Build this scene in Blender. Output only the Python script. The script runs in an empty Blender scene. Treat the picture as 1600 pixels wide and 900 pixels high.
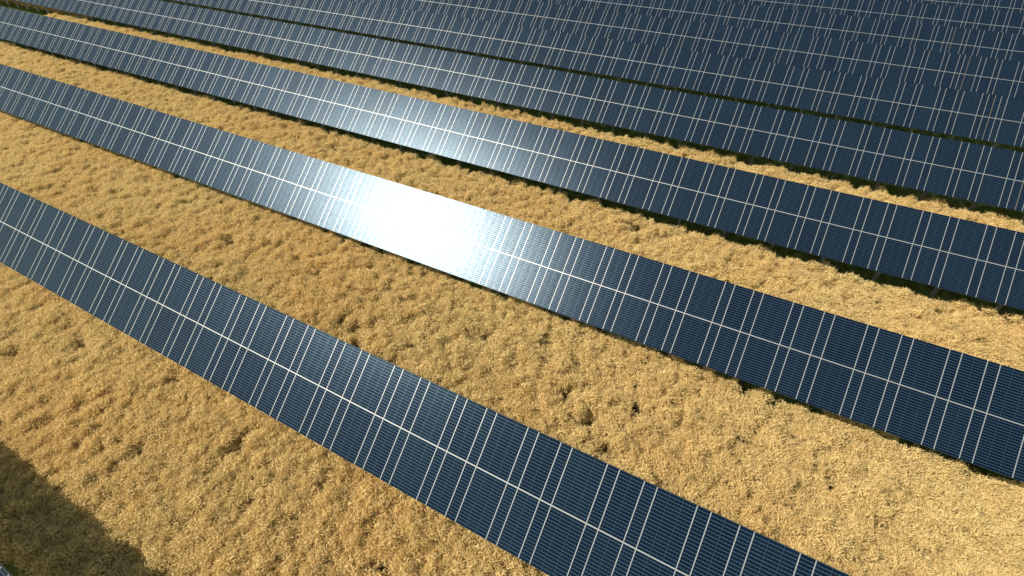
import bpy, math, random
import numpy as np
from mathutils import Vector, Matrix

# ------------------------------------------------------------------ layout
S = 0.5                      # metres per layout unit
GZ = 46.6                    # camera height above the ground, units
F_PX = 760.09; PITCH = 0.7400; YAW = -0.4870
TILT = 0.6740; LH = 4.857    # panel tilt, half slope length
CT, ST = math.cos(TILT), math.sin(TILT)
H_MID = GZ - 39.174          # height of the row centre line
Y0, DY = 16.537, 26.905
ROWDEV = {-1: 0.65, 0: 0.031, 1: -0.082, 2: 0.036}
ROWDZ = {0: -0.042, 1: -0.056, 2: 0.032, 3: 0.035, 4: 0.111, 5: 0.02, 6: -0.05, 7: -0.05}
PHASE = {-1: -60.0, 0: -93.21, 1: -4.868, 2: 22.797, 3: 23.126, 4: 36.557, 5: 25.915, 6: 26.20, 7: 29.438, 8: 31.2, 9: 27.6}
XR = {-1: (-68, -24), 0: (-108, 26), 1: (-174, 40), 2: (-236, 46), 3: (-290, 52), 4: (-236, 56),
      5: (-190, 60), 6: (-140, 66), 7: (-90, 72), 8: (-40, 78), 9: (12, 84)}
SUN = Vector((-0.526, -0.420, 0.740)).normalized()
rng = np.random.default_rng(7)
random.seed(7)

scene = bpy.context.scene
col = scene.collection

def row_y(k):  return Y0 + DY * k + ROWDEV.get(k, 0.0)
def row_z(k):  return H_MID + ROWDZ.get(k, 0.0)

def tag(o, label=None, cat=None, group=None, kind=None):
    if label: o["label"] = label
    if cat: o["category"] = cat
    if group: o["group"] = group
    if kind: o["kind"] = kind
    return o

# ------------------------------------------------------------------ node helpers
def new_mat(name):
    m = bpy.data.materials.new(name); m.use_nodes = True
    nt = m.node_tree; nt.nodes.clear()
    return m, nt

def N(nt, typ, **kw):
    n = nt.nodes.new(typ)
    for k, v in kw.items(): setattr(n, k, v)
    return n

def M(nt, op, a, b=None, c=None, clamp=False):
    n = nt.nodes.new("ShaderNodeMath"); n.operation = op; n.use_clamp = clamp
    for i, v in enumerate((a, b, c)):
        if v is None: continue
        if isinstance(v, (int, float)): n.inputs[i].default_value = v
        else: nt.links.new(v, n.inputs[i])
    return n.outputs[0]

def MIX(nt, fac, a, b):
    n = nt.nodes.new("ShaderNodeMix"); n.data_type = "RGBA"
    for sock, v in ((n.inputs[0], fac), (n.inputs[6], a), (n.inputs[7], b)):
        if isinstance(v, (int, float)): sock.default_value = v
        elif isinstance(v, tuple): sock.default_value = (*v, 1.0)
        else: nt.links.new(v, sock)
    return n.outputs[2]

def ramp(nt, fac, lo, hi):
    n = nt.nodes.new("ShaderNodeMapRange"); n.clamp = True
    nt.links.new(fac, n.inputs[0]); n.inputs[1].default_value = lo; n.inputs[2].default_value = hi
    return n.outputs[0]

def noise(nt, vec, scale, detail=3.0, rough=0.55):
    n = nt.nodes.new("ShaderNodeTexNoise"); n.inputs["Scale"].default_value = scale
    n.inputs["Detail"].default_value = detail; n.inputs["Roughness"].default_value = rough
    if vec is not None: nt.links.new(vec, n.inputs["Vector"])
    return n.outputs["Fac"]

def simple_mat(name, colr, rough=0.5, metal=0.0, var=0.15, scale=3.0):
    m, nt = new_mat(name)
    out = N(nt, "ShaderNodeOutputMaterial"); b = N(nt, "ShaderNodeBsdfPrincipled")
    g = N(nt, "ShaderNodeNewGeometry")
    f = noise(nt, g.outputs["Position"], scale, 4)
    dark = tuple(c * (1 - var) for c in colr); lite = tuple(min(1, c * (1 + var)) for c in colr)
    nt.links.new(MIX(nt, f, dark, lite), b.inputs["Base Color"])
    b.inputs["Roughness"].default_value = rough; b.inputs["Metallic"].default_value = metal
    nt.links.new(b.outputs[0], out.inputs[0])
    return m

# ------------------------------------------------------------------ materials
def cell_material():
    m, nt = new_mat("solar_cells")
    out = N(nt, "ShaderNodeOutputMaterial"); b = N(nt, "ShaderNodeBsdfPrincipled")
    uv = N(nt, "ShaderNodeUVMap"); uv.uv_map = "UVMap"
    sep = N(nt, "ShaderNodeSeparateXYZ"); nt.links.new(uv.outputs[0], sep.inputs[0])
    u, v = sep.outputs[0], sep.outputs[1]
    def edge(x, freq):            # distance to the nearest line, in cells
        fr = M(nt, "FRACT", M(nt, "MULTIPLY", x, freq))
        return M(nt, "MINIMUM", fr, M(nt, "SUBTRACT", 1.0, fr))
    VF = 18.0 / LH
    ev, eu, ew = edge(v, VF), edge(u, 4.0), edge(u, 1.0)
    hl = M(nt, "LESS_THAN", ev, 0.105)
    vl = M(nt, "LESS_THAN", eu, 0.040)
    ul = M(nt, "LESS_THAN", ew, 0.026)
    dia = M(nt, "LESS_THAN", M(nt, "ADD", ev, eu), 0.19)
    # per cell tone
    cu = M(nt, "FLOOR", M(nt, "MULTIPLY", u, 4.0)); cv = M(nt, "FLOOR", M(nt, "MULTIPLY", v, VF))
    geo = N(nt, "ShaderNodeNewGeometry")
    sp = N(nt, "ShaderNodeSeparateXYZ"); nt.links.new(geo.outputs["Position"], sp.inputs[0])
    cw = M(nt, "FLOOR", M(nt, "MULTIPLY", sp.outputs[0], 10.0))
    cmb = N(nt, "ShaderNodeCombineXYZ"); nt.links.new(cu, cmb.inputs[0]); nt.links.new(cv, cmb.inputs[1])
    oi = N(nt, "ShaderNodeObjectInfo")
    nt.links.new(M(nt, "MULTIPLY", oi.outputs["Random"], 50.0), cmb.inputs[2])
    wn = N(nt, "ShaderNodeTexWhiteNoise"); wn.noise_dimensions = "3D"; nt.links.new(cmb.outputs[0], wn.inputs["Vector"])
    big = noise(nt, geo.outputs["Position"], 0.35, 3)
    tone = M(nt, "ADD", M(nt, "MULTIPLY", wn.outputs["Value"], 0.55), M(nt, "MULTIPLY", big, 0.5))
    cell = MIX(nt, tone, (0.0001, 0.0012, 0.0070), (0.0004, 0.0034, 0.0150))
    # each panel has its own slight shade
    hue = MIX(nt, M(nt, "MULTIPLY", oi.outputs["Random"], 0.6), cell, (0.0016, 0.0065, 0.0155))
    c1 = MIX(nt, M(nt, "MULTIPLY", vl, 0.55), hue, (0.005, 0.015, 0.034))
    c2 = MIX(nt, M(nt, "MULTIPLY", hl, 0.50), c1, (0.048, 0.082, 0.112))
    c3 = MIX(nt, M(nt, "MULTIPLY", dia, 0.75), c2, (0.026, 0.052, 0.076))
    c4 = MIX(nt, M(nt, "MULTIPLY", ul, 0.70), c3, (0.012, 0.028, 0.046))
    # thin dust
    dust = ramp(nt, noise(nt, geo.outputs["Position"], 1.3, 6, 0.65), 0.50, 0.95)
    c5 = MIX(nt, M(nt, "MULTIPLY", dust, 0.002), c4, (0.30, 0.26, 0.20))
    nt.links.new(c5, b.inputs["Base Color"])
    b.inputs["IOR"].default_value = 1.45
    b.inputs["Specular IOR Level"].default_value = 0.02
    b.inputs["Roughness"].default_value = 0.55
    gl = N(nt, "ShaderNodeBsdfGlossy"); gl.distribution = "BECKMANN"; gl.inputs["Roughness"].default_value = 0.37
    silver = M(nt, "MAXIMUM", M(nt, "MULTIPLY", hl, 0.85), M(nt, "MAXIMUM", M(nt, "MULTIPLY", vl, 0.45), M(nt, "MULTIPLY", ul, 0.9)))
    sheen = MIX(nt, M(nt, "MULTIPLY", wn.outputs["Value"], 0.8), (0.13, 0.33, 0.56), (0.04, 0.13, 0.27))
    nt.links.new(MIX(nt, silver, sheen, (0.70, 0.88, 1.0)), gl.inputs["Color"])
    g2 = N(nt, "ShaderNodeBsdfGlossy"); g2.distribution = "BECKMANN"; g2.inputs["Roughness"].default_value = 0.295
    nt.links.new(MIX(nt, silver, MIX(nt, wn.outputs["Value"], (0.60, 0.80, 0.92), (0.36, 0.58, 0.76)), (1.0, 1.0, 1.0)), g2.inputs["Color"])
    fr = N(nt, "ShaderNodeFresnel"); fr.inputs["IOR"].default_value = 1.45
    refl = M(nt, "ADD", 0.030, M(nt, "MULTIPLY", fr.outputs[0], 0.22))   # anti-reflective glass: flat up to steep angles
    # glass is faintly wavy, cells sit slightly differently
    hgt = M(nt, "ADD", M(nt, "MULTIPLY", noise(nt, geo.outputs["Position"], 1.1, 1), 0.0025),
            M(nt, "MULTIPLY", M(nt, "MULTIPLY", ew, ew), 0.004))
    bp = N(nt, "ShaderNodeBump"); bp.inputs["Strength"].default_value = 0.5; bp.inputs["Distance"].default_value = 1.0
    nt.links.new(hgt, bp.inputs["Height"])
    for q in (b, gl, g2): nt.links.new(bp.outputs[0], q.inputs["Normal"])
    m1 = N(nt, "ShaderNodeMixShader"); m2 = N(nt, "ShaderNodeMixShader")
    nt.links.new(M(nt, "MULTIPLY", refl, 0.60), m1.inputs[0]); nt.links.new(b.outputs[0], m1.inputs[1]); nt.links.new(g2.outputs[0], m1.inputs[2])
    nt.links.new(M(nt, "ADD", M(nt, "MULTIPLY", refl, M(nt, "ADD", 0.31, M(nt, "MULTIPLY", oi.outputs["Random"], 0.16))), M(nt, "MULTIPLY", silver, 0.020)), m2.inputs[0]); nt.links.new(m1.outputs[0], m2.inputs[1]); nt.links.new(gl.outputs[0], m2.inputs[2])
    nt.links.new(m2.outputs[0], out.inputs[0])
    return m

def brush_material(name, c_lo, c_hi, c_alt, trans=0.38, big=0.09):
    m, nt = new_mat(name)
    out = N(nt, "ShaderNodeOutputMaterial")
    at = N(nt, "ShaderNodeAttribute"); at.attribute_name = "tone"
    geo = N(nt, "ShaderNodeNewGeometry"); oi = N(nt, "ShaderNodeObjectInfo")
    c = MIX(nt, at.outputs["Fac"], c_lo, c_hi)
    patch = ramp(nt, noise(nt, geo.outputs["Position"], big, 3), 0.38, 0.66)
    c = MIX(nt, M(nt, "MULTIPLY", patch, 0.42), c, c_alt)
    c = MIX(nt, M(nt, "MULTIPLY", oi.outputs["Random"], 0.22), c, tuple(x * 0.7 for x in c_lo))
    d = N(nt, "ShaderNodeBsdfDiffuse"); t = N(nt, "ShaderNodeBsdfTranslucent"); mx = N(nt, "ShaderNodeMixShader")
    nt.links.new(c, d.inputs[0]); nt.links.new(c, t.inputs[0]); mx.inputs[0].default_value = trans
    nt.links.new(d.outputs[0], mx.inputs[1]); nt.links.new(t.outputs[0], mx.inputs[2])
    nt.links.new(mx.outputs[0], out.inputs[0])
    return m

def ground_material():
    m, nt = new_mat("turf_and_soil")
    out = N(nt, "ShaderNodeOutputMaterial"); b = N(nt, "ShaderNodeBsdfPrincipled")
    geo = N(nt, "ShaderNodeNewGeometry"); P = geo.outputs["Position"]
    sp = N(nt, "ShaderNodeSeparateXYZ"); nt.links.new(P, sp.inputs[0])
    fine = noise(nt, P, 9.0, 6, 0.7); mid = noise(nt, P, 0.8, 4)
    green = MIX(nt, fine, (0.11, 0.135, 0.028), (0.22, 0.25, 0.058))
    green = MIX(nt, M(nt, "MULTIPLY", ramp(nt, mid, 0.45, 0.75), 0.4), green, (0.085, 0.085, 0.022))
    soil = MIX(nt, fine, (0.012, 0.009, 0.008), (0.040, 0.028, 0.022))
    # bare soil under the brush strips, turf under the rows
    ph = M(nt, "FRACT", M(nt, "DIVIDE", M(nt, "SUBTRACT", sp.outputs[1], (Y0 - LH * CT - 0.5) * S), DY * S))
    wob = M(nt, "MULTIPLY", M(nt, "SUBTRACT", mid, 0.5), 0.10)
    turf = M(nt, "LESS_THAN", M(nt, "ADD", ph, wob), 0.47)
    nt.links.new(MIX(nt, turf, soil, green), b.inputs["Base Color"])
    b.inputs["Roughness"].default_value = 0.95
    bp = N(nt, "ShaderNodeBump"); bp.inputs["Strength"].default_value = 0.6; bp.inputs["Distance"].default_value = 0.08
    nt.links.new(fine, bp.inputs["Height"]); nt.links.new(bp.outputs[0], b.inputs["Normal"])
    nt.links.new(b.outputs[0], out.inputs[0])
    return m

MAT_CELL = cell_material()
MAT_WHITE = simple_mat("pale_aluminium", (0.31, 0.32, 0.315), 0.42, 0.45, 0.06, 2.0)
MAT_EDGE = simple_mat("dark_frame_metal", (0.035, 0.045, 0.060), 0.5, 0.3, 0.1)
MAT_STEEL = simple_mat("galvanised_steel", (0.26, 0.26, 0.27), 0.55, 0.4, 0.15)
MAT_GAP = simple_mat("brown_gap_strip", (0.15, 0.115, 0.075), 0.8, 0.0, 0.3)  # stands in for brown ground seen through gaps between panels
MAT_BRUSH = brush_material("dry_golden_brush", (0.60, 0.450, 0.190), (0.90, 0.730, 0.370), (0.80, 0.55, 0.230))
MAT_LOW = brush_material("shade_brown_growth", (0.60, 0.38, 0.13), (0.92, 0.62, 0.22), (0.86, 0.50, 0.16), 0.45)  # golden brush behind the rows, brown of its shade put into the colour
MAT_GRASS = brush_material("green_turf_blades", (0.11, 0.135, 0.025), (0.24, 0.27, 0.060), (0.24, 0.20, 0.05), 0.2, 0.3)
MAT_GROUND = ground_material()

# ------------------------------------------------------------------ mesh builders
def mesh_from(name, verts, faces, mat_list, mat_idx=None, uvs=None):
    me = bpy.data.meshes.new(name)
    me.from_pydata([tuple(map(float, v)) for v in verts], [], faces)
    for m in mat_list: me.materials.append(m)
    if mat_idx is not None: me.polygons.foreach_set("material_index", mat_idx)
    if uvs is not None:
        lay = me.uv_layers.new(name="UVMap")
        lay.data.foreach_set("uv", np.asarray(uvs, dtype=np.float32).ravel())
    me.update()
    return me

BOXF = [(0, 3, 2, 1), (4, 5, 6, 7), (0, 1, 5, 4), (1, 2, 6, 5), (2, 3, 7, 6), (3, 0, 4, 7)]
class Boxes:
    """boxes with per face material index, and a UV in layout units on the upper face"""
    def __init__(self): self.v, self.f, self.m, self.uv = [], [], [], []
    def box(self, x0, x1, y0, y1, z0, z1, top=0, side=0, uvo=None, bev=0.0):
        o = len(self.v)
        self.v += [(x0, y0, z0), (x1, y0, z0), (x1, y1, z0), (x0, y1, z0),
                   (x0 + bev, y0 + bev, z1), (x1 - bev, y0 + bev, z1), (x1 - bev, y1 - bev, z1), (x0 + bev, y1 - bev, z1)]
        for i, q in enumerate(BOXF):
            self.f.append(tuple(o + j for j in q)); self.m.append(top if i == 1 else side)
            if i == 1 and uvo is not None:
                a, b, c, d = uvo
                self.uv += [(a, b), (c, b), (c, d), (a, d)]
            else: self.uv += [(0.5, 0.5)] * 4
    def beam(self, p, q, w, h=None):
        p, q = Vector(p), Vector(q); d = (q - p).normalized()
        s = d.cross(Vector((0, 0, 1)));
        s = Vector((1, 0, 0)) if s.length < 1e-3 else s.normalized()
        t = s.cross(d).normalized(); h = w if h is None else h
        o = len(self.v)
        for c in (p, q):
            for a, b in ((-1, -1), (1, -1), (1, 1), (-1, 1)): self.v.append(c + s * (a * w / 2) + t * (b * h / 2))
        for qd in ((0, 1, 2, 3), (7, 6, 5, 4), (0, 4, 5, 1), (1, 5, 6, 2), (2, 6, 7, 3), (3, 7, 4, 0)):
            self.f.append(tuple(o + j for j in qd)); self.m.append(0); self.uv += [(0.5, 0.5)] * 4
    def mesh(self, name, mats): return mesh_from(name, self.v, self.f, mats, self.m, self.uv)

def link(name, me, parent=None, loc=(0, 0, 0), rot=(0, 0, 0)):
    o = bpy.data.objects.new(name, me); col.objects.link(o)
    o.parent = parent; o.location = loc; o.rotation_euler = rot
    return o

# a panel: width n units, half a slope long, in slope coordinates (metres)
TH = 0.045
GAP = 0.035
def panel_geo(bx, n, x0, half):
    v0, v1 = (-LH, -0.03) if half == 0 else (0.03, LH)
    bx.box((x0 + GAP) * S, (x0 + n - GAP) * S, v0 * S, v1 * S, -TH, 0.0, 0, 1,
           (GAP, v0 + LH * (1 - half), n - GAP, v1 + LH * (1 - half)))
PANEL_ME = {}
for n in (1, 2, 3):
    for half in (0, 1):
        bx = Boxes(); panel_geo(bx, n, 0.0, half)
        PANEL_ME[(n, half)] = bx.mesh("panel", [MAT_CELL, MAT_EDGE])
SEG = ((0, 1), (1, 2), (3, 1), (4, 3))       # start, width within one bay of seven units

# post with two braces under the middle of every wide panel
def post_meshes(zmid):
    top = zmid * S - 0.32
    b = Boxes(); b.box(-0.11, 0.11, -0.09, 0.09, -0.3, top, bev=0.0)
    b.box(-0.125, 0.125, -0.105, 0.105, top, top + 0.02)
    post = b.mesh("post", [MAT_STEEL])
    b = Boxes()
    y0 = -(LH - 0.4) * CT * S; y1 = (LH - 0.4) * CT * S; dz = (LH - 0.4) * ST * S
    b.beam((0, y0, zmid * S - dz - 0.20), (0, y1, zmid * S + dz - 0.20), 0.10, 0.12)
    raf = b.mesh("rafter", [MAT_STEEL])
    brs = []
    for sgn in (-1, 1):
        b = Boxes()
        yy = sgn * 2.7 * CT * S; zz = zmid * S + sgn * 2.7 * ST * S - 0.26
        b.beam((0, sgn * 0.10, max(0.45, zmid * S * 0.30)), (0, yy, zz), 0.07)
        brs.append(b.mesh("brace", [MAT_STEEL]))
    return post, raf, brs

ROWTEXT = {
    -1: "solar panel row just entering the bottom left corner, only its upper edge showing",
    0: "nearest full row of blue solar panels, running diagonally across the foreground brush",
    1: "second full row of blue solar panels, carrying the blinding white sun glint",
    2: "third full row of blue solar panels, with thin brush strip behind",
    3: "fourth full row of solar panels, between the thin brush strip and narrow grassy gap",
    4: "fifth full row of solar panels, directly behind the narrow grassy gap",
    5: "sixth full row of solar panels, first one directly touching the row before it",
    6: "seventh full row of dark solar panels, counted back from the camera",
    7: "eighth full row of dark solar panels, near the top right of the picture",
    8: "ninth full row of dark solar panels, only partly in the top right corner",
    9: "farthest visible row of solar panels, cut off by the top right corner"}
CAMF = Vector((math.sin(YAW) * math.cos(PITCH), math.cos(YAW) * math.cos(PITCH), -math.sin(PITCH)))
def project(x, y, z):
    """pixel position in the photograph of a point in layout units; only used to rank the panels by size"""
    r = Vector((math.cos(YAW), -math.sin(YAW), 0)); up = r.cross(CAMF)
    p = Vector((x, y, z - GZ)); d = p.dot(CAMF)
    if d < 1: return None
    return 800 + F_PX * p.dot(r) / d, 450 - F_PX * p.dot(up) / d, d

def build_row(k):
    yc, zc = row_y(k), row_z(k); xa, xb = XR[k]; ph = PHASE[k]
    n0 = math.floor((xa - ph) / 7); n1 = math.ceil((xb - ph) / 7)
    x0 = ph + 7 * n0
    root = bpy.data.objects.new("solar_panel_row", None); col.objects.link(root)
    root.location = (x0 * S, yc * S, 0); root.empty_display_size = 0.5
    tag(root, ROWTEXT[k], "solar row", "rows of solar panels in the brush")
    zl = zc * S
    segs = []
    for b in range(n1 - n0):
        for s0, w in SEG:
            for half in (0, 1):
                xm = b * 7 + s0 + w / 2; v = (half - 0.5) * LH
                pr = project(x0 + xm, yc + v * CT, zc + v * ST)
                vis = pr is not None and -30 < pr[0] < 1630 and -30 < pr[1] < 930
                segs.append((not vis, pr[2] / math.sqrt(w) if pr else 999, b * 7 + s0, w, half))
    segs.sort()
    for i, (_, _, sx, w, half) in enumerate(segs[:100]):
        link("panel", PANEL_ME[(w, half)], root, (sx * S, 0, zl), (TILT, 0, 0))
    if len(segs) > 100:
        bx = Boxes()
        for _, _, sx, w, half in segs[100:]: panel_geo(bx, w, sx, half)
        tag(link("panel", bx.mesh("panel", [MAT_CELL, MAT_EDGE]), root, (0, 0, zl), (TILT, 0, 0)), kind="stuff")
    # pale frame strips: the centre line and a strip on every seam
    L = (n1 - n0) * 7
    bx = Boxes()
    hw, hm = 0.043, 0.060
    bx.box(0, L * S, -hm * S, hm * S, -0.02, 0.012, bev=0.004)
    for b in range(n1 - n0):
        for s0, _ in SEG:
            xs = b * 7 + s0
            for a, c in ((-LH + 0.01, -hm), (hm, LH - 0.01)):
                bx.box((xs - hw) * S, (xs + hw) * S, a * S, c * S, -0.02, 0.010, bev=0.004)
    link("frame", bx.mesh("frame", [MAT_WHITE]), root, (0, 0, zl), (TILT, 0, 0))
    for v in (-3.7, -1.2, 1.2, 3.7):
        b = Boxes(); b.box(0, L * S, (v - 0.08) * S, (v + 0.08) * S, -0.14, -TH - 0.003)
        link("rail", b.mesh("rail", [MAT_STEEL]), root, (0, 0, zl), (TILT, 0, 0))
    post, raf, brs = post_meshes(zc)
    for b in range(n1 - n0):
        xl = (b * 7 + 5.55) * S
        yo = 0.0
        p = link("post", post, root, (xl, yo, 0))
        link("rafter", raf, p); [link("brace", m, p) for m in brs]
    if k in (3, 4, 5, 6):  # brown strip added in place of an open gap
        xs = {3: 39.25, 4: 38.59, 5: 37.9, 6: 38.0}[k] - x0
        xs = round(xs - 0.02) if False else xs
        b = Boxes(); b.box((xs - 0.035) * S, (xs + 0.035) * S, -LH * S, -0.07 * S, -0.01, 0.008)
        b.box((xs - 0.035) * S, (xs + 0.035) * S, 0.07 * S, LH * S, -0.01, 0.008)
        o = link("gap_strip", b.mesh("gap_strip", [MAT_GAP]), root, (0, 0, zl), (TILT, 0, 0))
        o["label"] = "brown strip standing in for a gap between panels"
    return root

for k in range(-1, 10): build_row(k)

# ------------------------------------------------------------------ ground
bm_v = []; n = 2
R = 2500.0
me = mesh_from("ground", [(-R, -R, 0), (R, -R, 0), (R, R, 0), (-R, R, 0)], [(0, 1, 2, 3)], [MAT_GROUND])
tag(link("ground", me), "dark green turf and brown soil beneath the solar rows", "ground", kind="structure")

# ------------------------------------------------------------------ plants
def ribbons(P, D, length, width, curl, seg, r, side=None):
    """curved ribbons as one numpy mesh: P starts, D directions"""
    n = len(P)
    D = D / np.linalg.norm(D, axis=1, keepdims=True)
    rnd = r.normal(size=(n, 3)); sd = np.cross(D, rnd); sd /= np.linalg.norm(sd, axis=1, keepdims=True) + 1e-9
    cv = np.cross(sd, D)
    V = []; pos = P.copy(); d = D.copy()
    ang = r.normal(curl, 0.4, n) / seg
    for i in range(seg + 1):
        w = (width * (1 - 0.55 * (i / seg)))[:, None] * 0.5
        V.append(pos - sd * w); V.append(pos + sd * w)
        pos = pos + d * (length / seg)[:, None]
        c, s = np.cos(ang)[:, None], np.sin(ang)[:, None]
        d, cv = d * c + cv * s, cv * c - d * s
    V = np.stack(V, 1)                       # n, 2(seg+1), 3
    k = 2 * (seg + 1); base = (np.arange(n) * k)[:, None]
    F = []
    for i in range(seg):
        F.append(base + np.array([[2 * i, 2 * i + 1, 2 * i + 3, 2 * i + 2]]))
    F = np.concatenate(F, 0)
    return V.reshape(-1, 3), F, k

def ribbon_mesh(name, V, F, tone, mat):
    me = bpy.data.meshes.new(name)
    me.vertices.add(len(V)); me.vertices.foreach_set("co", V.astype(np.float32).ravel())
    me.loops.add(F.size); me.loops.foreach_set("vertex_index", F.astype(np.int32).ravel())
    me.polygons.add(len(F)); me.polygons.foreach_set("loop_start", np.arange(0, F.size, 4, dtype=np.int32))
    me.update(calc_edges=True)
    a = me.attributes.new("tone", "FLOAT", "POINT"); a.data.foreach_set("value", tone.astype(np.float32))
    me.materials.append(mat)
    return me

def bush_mesh(i, blades, mat=None):
    r = np.random.default_rng(100 + i)
    # several small plume heads on one crown
    heads = []
    for _ in range(16):
        a = r.uniform(0, 2 * np.pi); q = np.sqrt(r.uniform()) * 0.40
        heads.append((q * np.cos(a), q * np.sin(a), 0.98 - 1.3 * q * q + r.normal(0, 0.06), r.uniform(0.10, 0.19)))
    heads = np.array(heads)
    w = heads[:, 3] ** 2; w /= w.sum()
    hi = r.choice(len(heads), blades, p=w); hd = heads[hi]
    dirn = r.normal(size=(blades, 3)); dirn[:, 2] = np.abs(dirn[:, 2]) * 1.15 - 0.35
    dirn /= np.linalg.norm(dirn, axis=1, keepdims=True)
    rad = hd[:, 3:4] * r.uniform(0.35, 1.0, (blades, 1))
    P = hd[:, :3] + dirn * rad
    D = dirn + r.normal(0, 0.50, (blades, 3)); D[:, 2] += 0.20; D[:, 0] += 0.65
    P[:, 0] = P[:, 0] * 1.15 + 0.16 * (P[:, 2] - 0.5)
    L = r.uniform(0.11, 0.27, blades); W = r.uniform(0.020, 0.040, blades)
    V, F, k = ribbons(P, D, L, W, 2.1, 4, r)
    tone = np.repeat(np.clip(r.normal(0.55, 0.25, blades), 0, 1), k)
    # stalks
    ns = 46; hs = heads[r.integers(0, len(heads), ns)]
    P2 = np.c_[r.normal(0, 0.10, (ns, 2)), np.zeros(ns)]
    D2 = hs[:, :3] + r.normal(0, 0.05, (ns, 3)) - P2
    L2 = np.linalg.norm(D2, axis=1)
    V2, F2, k2 = ribbons(P2, D2, L2, np.full(ns, 0.016), 0.25, 3, r)
    tone2 = np.repeat(np.full(ns, 0.05), k2)
    return ribbon_mesh("brush_clump", np.r_[V, V2], np.r_[F, F2 + len(V)], np.r_[tone, tone2], mat or MAT_BRUSH)

def tuft_mesh(i):
    r = np.random.default_rng(300 + i); nb = 130
    P = np.c_[r.normal(0, 0.14, (nb, 2)), np.zeros(nb)]
    D = r.normal(0, 0.45, (nb, 3)); D[:, 2] = 1.0
    V, F, k = ribbons(P, D, r.uniform(0.08, 0.22, nb), r.uniform(0.010, 0.018, nb), 0.7, 2, r)
    return ribbon_mesh("grass_tuft", V, F, np.repeat(np.clip(r.normal(0.5, 0.3, nb), 0, 1), k), MAT_GRASS)

def variant_collection(name, meshes):
    c = bpy.data.collections.new(name)
    for j, me in enumerate(meshes): c.objects.link(bpy.data.objects.new(f"{name}_{j}", me))
    return c
BUSHES = variant_collection("brush_variants", [bush_mesh(i, 270) for i in range(7)])
TUFTS = variant_collection("tuft_variants", [tuft_mesh(i) for i in range(4)])

def scatter_group(name, variants):
    ng = bpy.data.node_groups.new(name, "GeometryNodeTree")
    ng.interface.new_socket("Geometry", in_out="INPUT", socket_type="NodeSocketGeometry")
    ng.interface.new_socket("Geometry", in_out="OUTPUT", socket_type="NodeSocketGeometry")
    gi = ng.nodes.new("NodeGroupInput"); go = ng.nodes.new("NodeGroupOutput")
    ci = ng.nodes.new("GeometryNodeCollectionInfo"); ci.inputs["Collection"].default_value = variants
    ci.inputs["Separate Children"].default_value = True; ci.inputs["Reset Children"].default_value = True
    ip = ng.nodes.new("GeometryNodeInstanceOnPoints"); ip.inputs["Pick Instance"].default_value = True
    def attr(nm, typ):
        a = ng.nodes.new("GeometryNodeInputNamedAttribute"); a.data_type = typ; a.inputs["Name"].default_value = nm
        return a.outputs[0]
    L = ng.links.new
    L(gi.outputs[0], ip.inputs["Points"]); L(ci.outputs[0], ip.inputs["Instance"])
    L(attr("idx", "INT"), ip.inputs["Instance Index"])
    L(attr("rot", "FLOAT_VECTOR"), ip.inputs["Rotation"]); L(attr("scl", "FLOAT_VECTOR"), ip.inputs["Scale"])
    L(ip.outputs[0], go.inputs[0])
    return ng
LOW = variant_collection("low_growth_variants", [bush_mesh(20 + i, 200, MAT_LOW) for i in range(3)])
NG_LOW = scatter_group("low_growth_scatter", LOW)
NG_BUSH = scatter_group("brush_scatter", BUSHES)
NG_TUFT = scatter_group("turf_scatter", TUFTS)

def fbm(x, y, seed, oct=3):
    """cheap smooth noise from rotated sines, roughly -1..1"""
    r = np.random.default_rng(seed); s = 0; amp = 1.0; tot = 0; f = 1.0
    for o in range(oct):
        seen = []
        for _ in range(4):
            a = r.uniform(0, 2 * np.pi); p = r.uniform(0, 2 * np.pi); q = r.uniform(0.75, 1.3)
            s = s + amp * 0.35 * np.sin(f * q * (x * np.cos(a) + y * np.sin(a)) * 2 * np.pi + p + 1.3 * np.sin(0.63 * f * (x * np.sin(a) - y * np.cos(a)) * 2 * np.pi + 2 * p))
        tot += amp; amp *= 0.6; f *= 1.9
    return s / tot * 1.6

def scatter(name, pts, rot, scl, idx, ng, **tags):
    me = bpy.data.meshes.new(name); me.vertices.add(len(pts)); me.vertices.foreach_set("co", pts.astype(np.float32).ravel())
    for nm, typ, val in (("rot", "FLOAT_VECTOR", rot), ("scl", "FLOAT_VECTOR", scl)):
        a = me.attributes.new(nm, typ, "POINT"); a.data.foreach_set("vector", val.astype(np.float32).ravel())
    a = me.attributes.new("idx", "INT", "POINT"); a.data.foreach_set("value", idx.astype(np.int32))
    me.update()
    o = link(name, me); md = o.modifiers.new("scatter", "NODES"); md.node_group = ng
    tag(o, kind="stuff", **tags)
    return o

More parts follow.
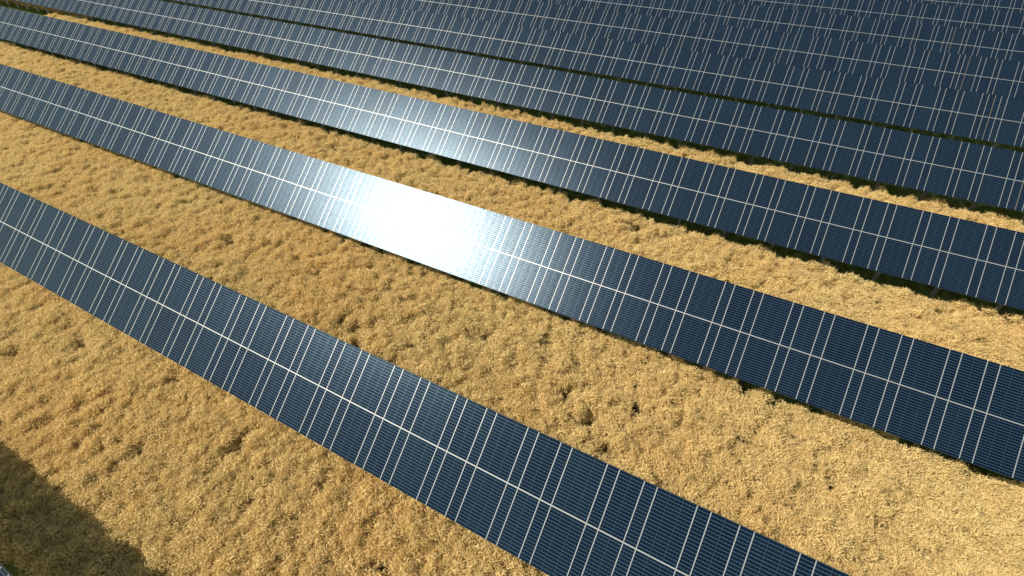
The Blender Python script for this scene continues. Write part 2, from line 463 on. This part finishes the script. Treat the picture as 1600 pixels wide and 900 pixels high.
V_H = 2.15                      # brush height in units
def brush_strip(k, x0, x1, label, step=0.70, start=8.8, cond=None, far_end=None, hs=1.0):
    """strip of brush between row k and row k+1 (layout units)"""
    yn = row_y(k) - LH * CT
    y_a = yn + start; y_b = yn + DY + (1.1 if k < 1 else 1.0) if far_end is None else yn + far_end
    r = np.random.default_rng(50 + k)
    gx, gy = np.meshgrid(np.arange(x0, x1, step), np.arange(y_a - 0.6, y_b + 0.9, step))
    x = gx.ravel() + r.uniform(-.5, .5, gx.size) * step; y = gy.ravel() + r.uniform(-.5, .5, gx.size) * step
    edge = 0.22 * fbm(x / 5, x * 0, 11 + k, 3) + 0.22 * fbm(x / 1.3, x * 0, 31 + k, 1)
    keep = (y < y_b + edge) & (y > y_a - edge)
    # bare spots
    thin = x * 0.0
    if hs == 1.0 and k != 2:
        seen = []
        for _ in range(int((min(x1, 60) - max(x0, -150)) * (y_b - y_a) / 42)):
            hx, hy, hr = r.uniform(max(x0, -150), x1), r.uniform(y_a, y_b - 2.2), r.uniform(0.50, 0.95)
            if any(math.hypot(hx - a, hy - b) < 4.2 for a, b in seen): continue
            seen.append((hx, hy))
            dd = np.hypot(x - hx, (y - hy) * 0.85) / hr
            keep &= dd > 1.0
            thin = np.maximum(thin, np.clip(1.7 - dd, 0, 0.4))
    if cond is not None: keep &= cond(x, y)
    x, y, thin = x[keep], y[keep], thin[keep]
    # mounds and wind waves, long in the direction of the lean
    wave = fbm(x / 2.3, y / 7.0, 5, 2); mound = fbm(x / 1.9, y / 2.3, 9, 2)
    wind = np.clip((-x - 24 - 0.9 * (y - 10)) / 14, 0.12, 1) if hs == 1.0 else x * 0 + 0.3
    h = 1.0 + (0.08 + 0.07 * wind) * wave + (0.22 - 0.15 * wind) * mound + r.normal(0, 0.10, x.size) * (1.2 - 0.6 * wind)
    h = np.clip(h, 0.55, 1.4) * V_H * S * hs * (1 - 0.45 * thin)
    w = r.uniform(0.85, 1.25, x.size) * (1 - 0.35 * thin)
    lean = 0.16 + 0.14 * fbm(x / 9, y / 9, 21, 1)
    rot = np.c_[-lean * 0.8 + r.normal(0, 0.10, x.size), lean * 0.6 + r.normal(0, 0.10, x.size), np.pi / 2 + r.normal(0, 1, x.size) * (2.4 - 2.0 * wind)]
    return scatter("dry_brush", np.c_[x * S, y * S, x * 0 - 0.05], rot, np.c_[w, w, h], r.integers(0, 7 if hs == 1.0 else 3, x.size), NG_BUSH if hs == 1.0 else NG_LOW,
                   label=label, cat="brush", group="strips of dry golden brush")

brush_strip(-1, -100, 12, "golden dry brush in the foreground below the nearest row, partly shaded at its left corner", 0.72, start=7.0)
brush_strip(0, -176, 44, "widest golden dry brush strip, between the nearest row and the row with the sun glint", 0.78)
brush_strip(1, -240, 50, "golden dry brush strip between the sun glint row and the third row", 0.86)
brush_strip(2, -232, 56, "thin golden dry brush strip between third and fourth rows, fading out top left", 0.90,
            cond=lambda x, y: y < 92.0 + np.clip((x + 245) / 22, 0, 1) * 6)
brush_strip(3, -240, 60, "sliver of low brush, shade painted brown, in the narrow gap in front of the sixth row", 0.75, start=10.7, far_end=15.0, hs=0.28)
# brush remnants, shade painted in as brown, at the far left below the fourth row
def remnants(k, x0, x1, start, end, label):
    brush_strip(k, x0, x1, label, 0.9, start=start, far_end=end, hs=0.28)
remnants(3, -292, -225, 6.3, 13.0, "thin brush tufts, shade painted brown, on turf behind the fourth row, top left corner")

def turf(k, x0, x1, a, b, label, step=1.0):
    yn = row_y(k) - LH * CT
    r = np.random.default_rng(400 + k)
    gx, gy = np.meshgrid(np.arange(x0, x1, step), np.arange(yn + a, yn + b, step))
    x = gx.ravel() + r.uniform(-.5, .5, gx.size) * step; y = gy.ravel() + r.uniform(-.5, .5, gx.size) * step
    s = r.uniform(0.6, 1.3, x.size)
    return scatter("grass", np.c_[x * S, y * S, x * 0], np.c_[r.normal(0, .1, x.size), r.normal(0, .1, x.size), r.uniform(0, 6.28, x.size)],
                   np.c_[s * 1.5, s * 1.5, s], r.integers(0, 4, x.size), NG_TUFT, label=label, cat="grass", group="shaded grass under the rows")
turf(0, -108, 20, 0.6, 3.5, "green grass showing below the nearest row's lower edge")
turf(1, -170, 42, 0.6, 6.0, "green grass patches along the lower edge of the sun glint row")
turf(2, -236, 46, 1.0, 9.0, "dark green shaded grass band under the third row")
turf(3, -290, 50, 1.0, 9.5, "dark green shaded grass band under the fourth row")
turf(4, -236, 56, 6.0, 12.5, "narrow dark green grass line under the fifth row")

# ------------------------------------------------------------------ light
w = bpy.data.worlds.new("World"); scene.world = w; w.use_nodes = True
nt = w.node_tree; bg = nt.nodes["Background"]
sky = nt.nodes.new("ShaderNodeTexSky"); sky.sky_type = "NISHITA"; sky.sun_disc = False
sky.sun_elevation = math.asin(SUN.z); sky.sun_rotation = math.atan2(SUN.x, SUN.y)
sky.air_density = 1.0; sky.dust_density = 0.15
tint = nt.nodes.new("ShaderNodeMix"); tint.data_type = "RGBA"; tint.blend_type = "MULTIPLY"; tint.inputs[0].default_value = 1.0
tint.inputs[7].default_value = (1.0, 0.83, 0.52, 1.0)      # the photograph's warm white balance
nt.links.new(sky.outputs[0], tint.inputs[6]); nt.links.new(tint.outputs[2], bg.inputs[0]); bg.inputs[1].default_value = 0.15
sl = bpy.data.lights.new("sun", "SUN"); sl.energy = 3.7; sl.angle = math.radians(0.53); sl.color = (1.0, 0.93, 0.82)
so = bpy.data.objects.new("sun", sl); col.objects.link(so)
so.rotation_euler = SUN.to_track_quat("Z", "Y").to_euler(); so.location = (0, 0, 60)

# ------------------------------------------------------------------ camera
cam = bpy.data.cameras.new("camera"); co = bpy.data.objects.new("camera", cam); col.objects.link(co)
r_ = Vector((math.cos(YAW), -math.sin(YAW), 0)); u_ = r_.cross(CAMF)
mat = Matrix((( r_.x, u_.x, -CAMF.x, 0), (r_.y, u_.y, -CAMF.y, 0), (r_.z, u_.z, -CAMF.z, GZ * S), (0, 0, 0, 1)))
co.matrix_world = mat
cam.sensor_width = 36.0; cam.lens = F_PX / 1600 * 36.0; cam.clip_start = 0.1; cam.clip_end = 6000
scene.camera = co

scene.view_settings.view_transform = "Standard"; scene.view_settings.look = "None"
scene.view_settings.exposure = 0.85; scene.view_settings.gamma = 1.0
scene.view_settings.use_curve_mapping = False
scene.cycles.max_bounces = 6; scene.cycles.diffuse_bounces = 4; scene.cycles.transmission_bounces = 3
scene.cycles.glossy_bounces = 3; scene.cycles.use_denoising = True
scene.cycles.sample_clamp_indirect = 4.0
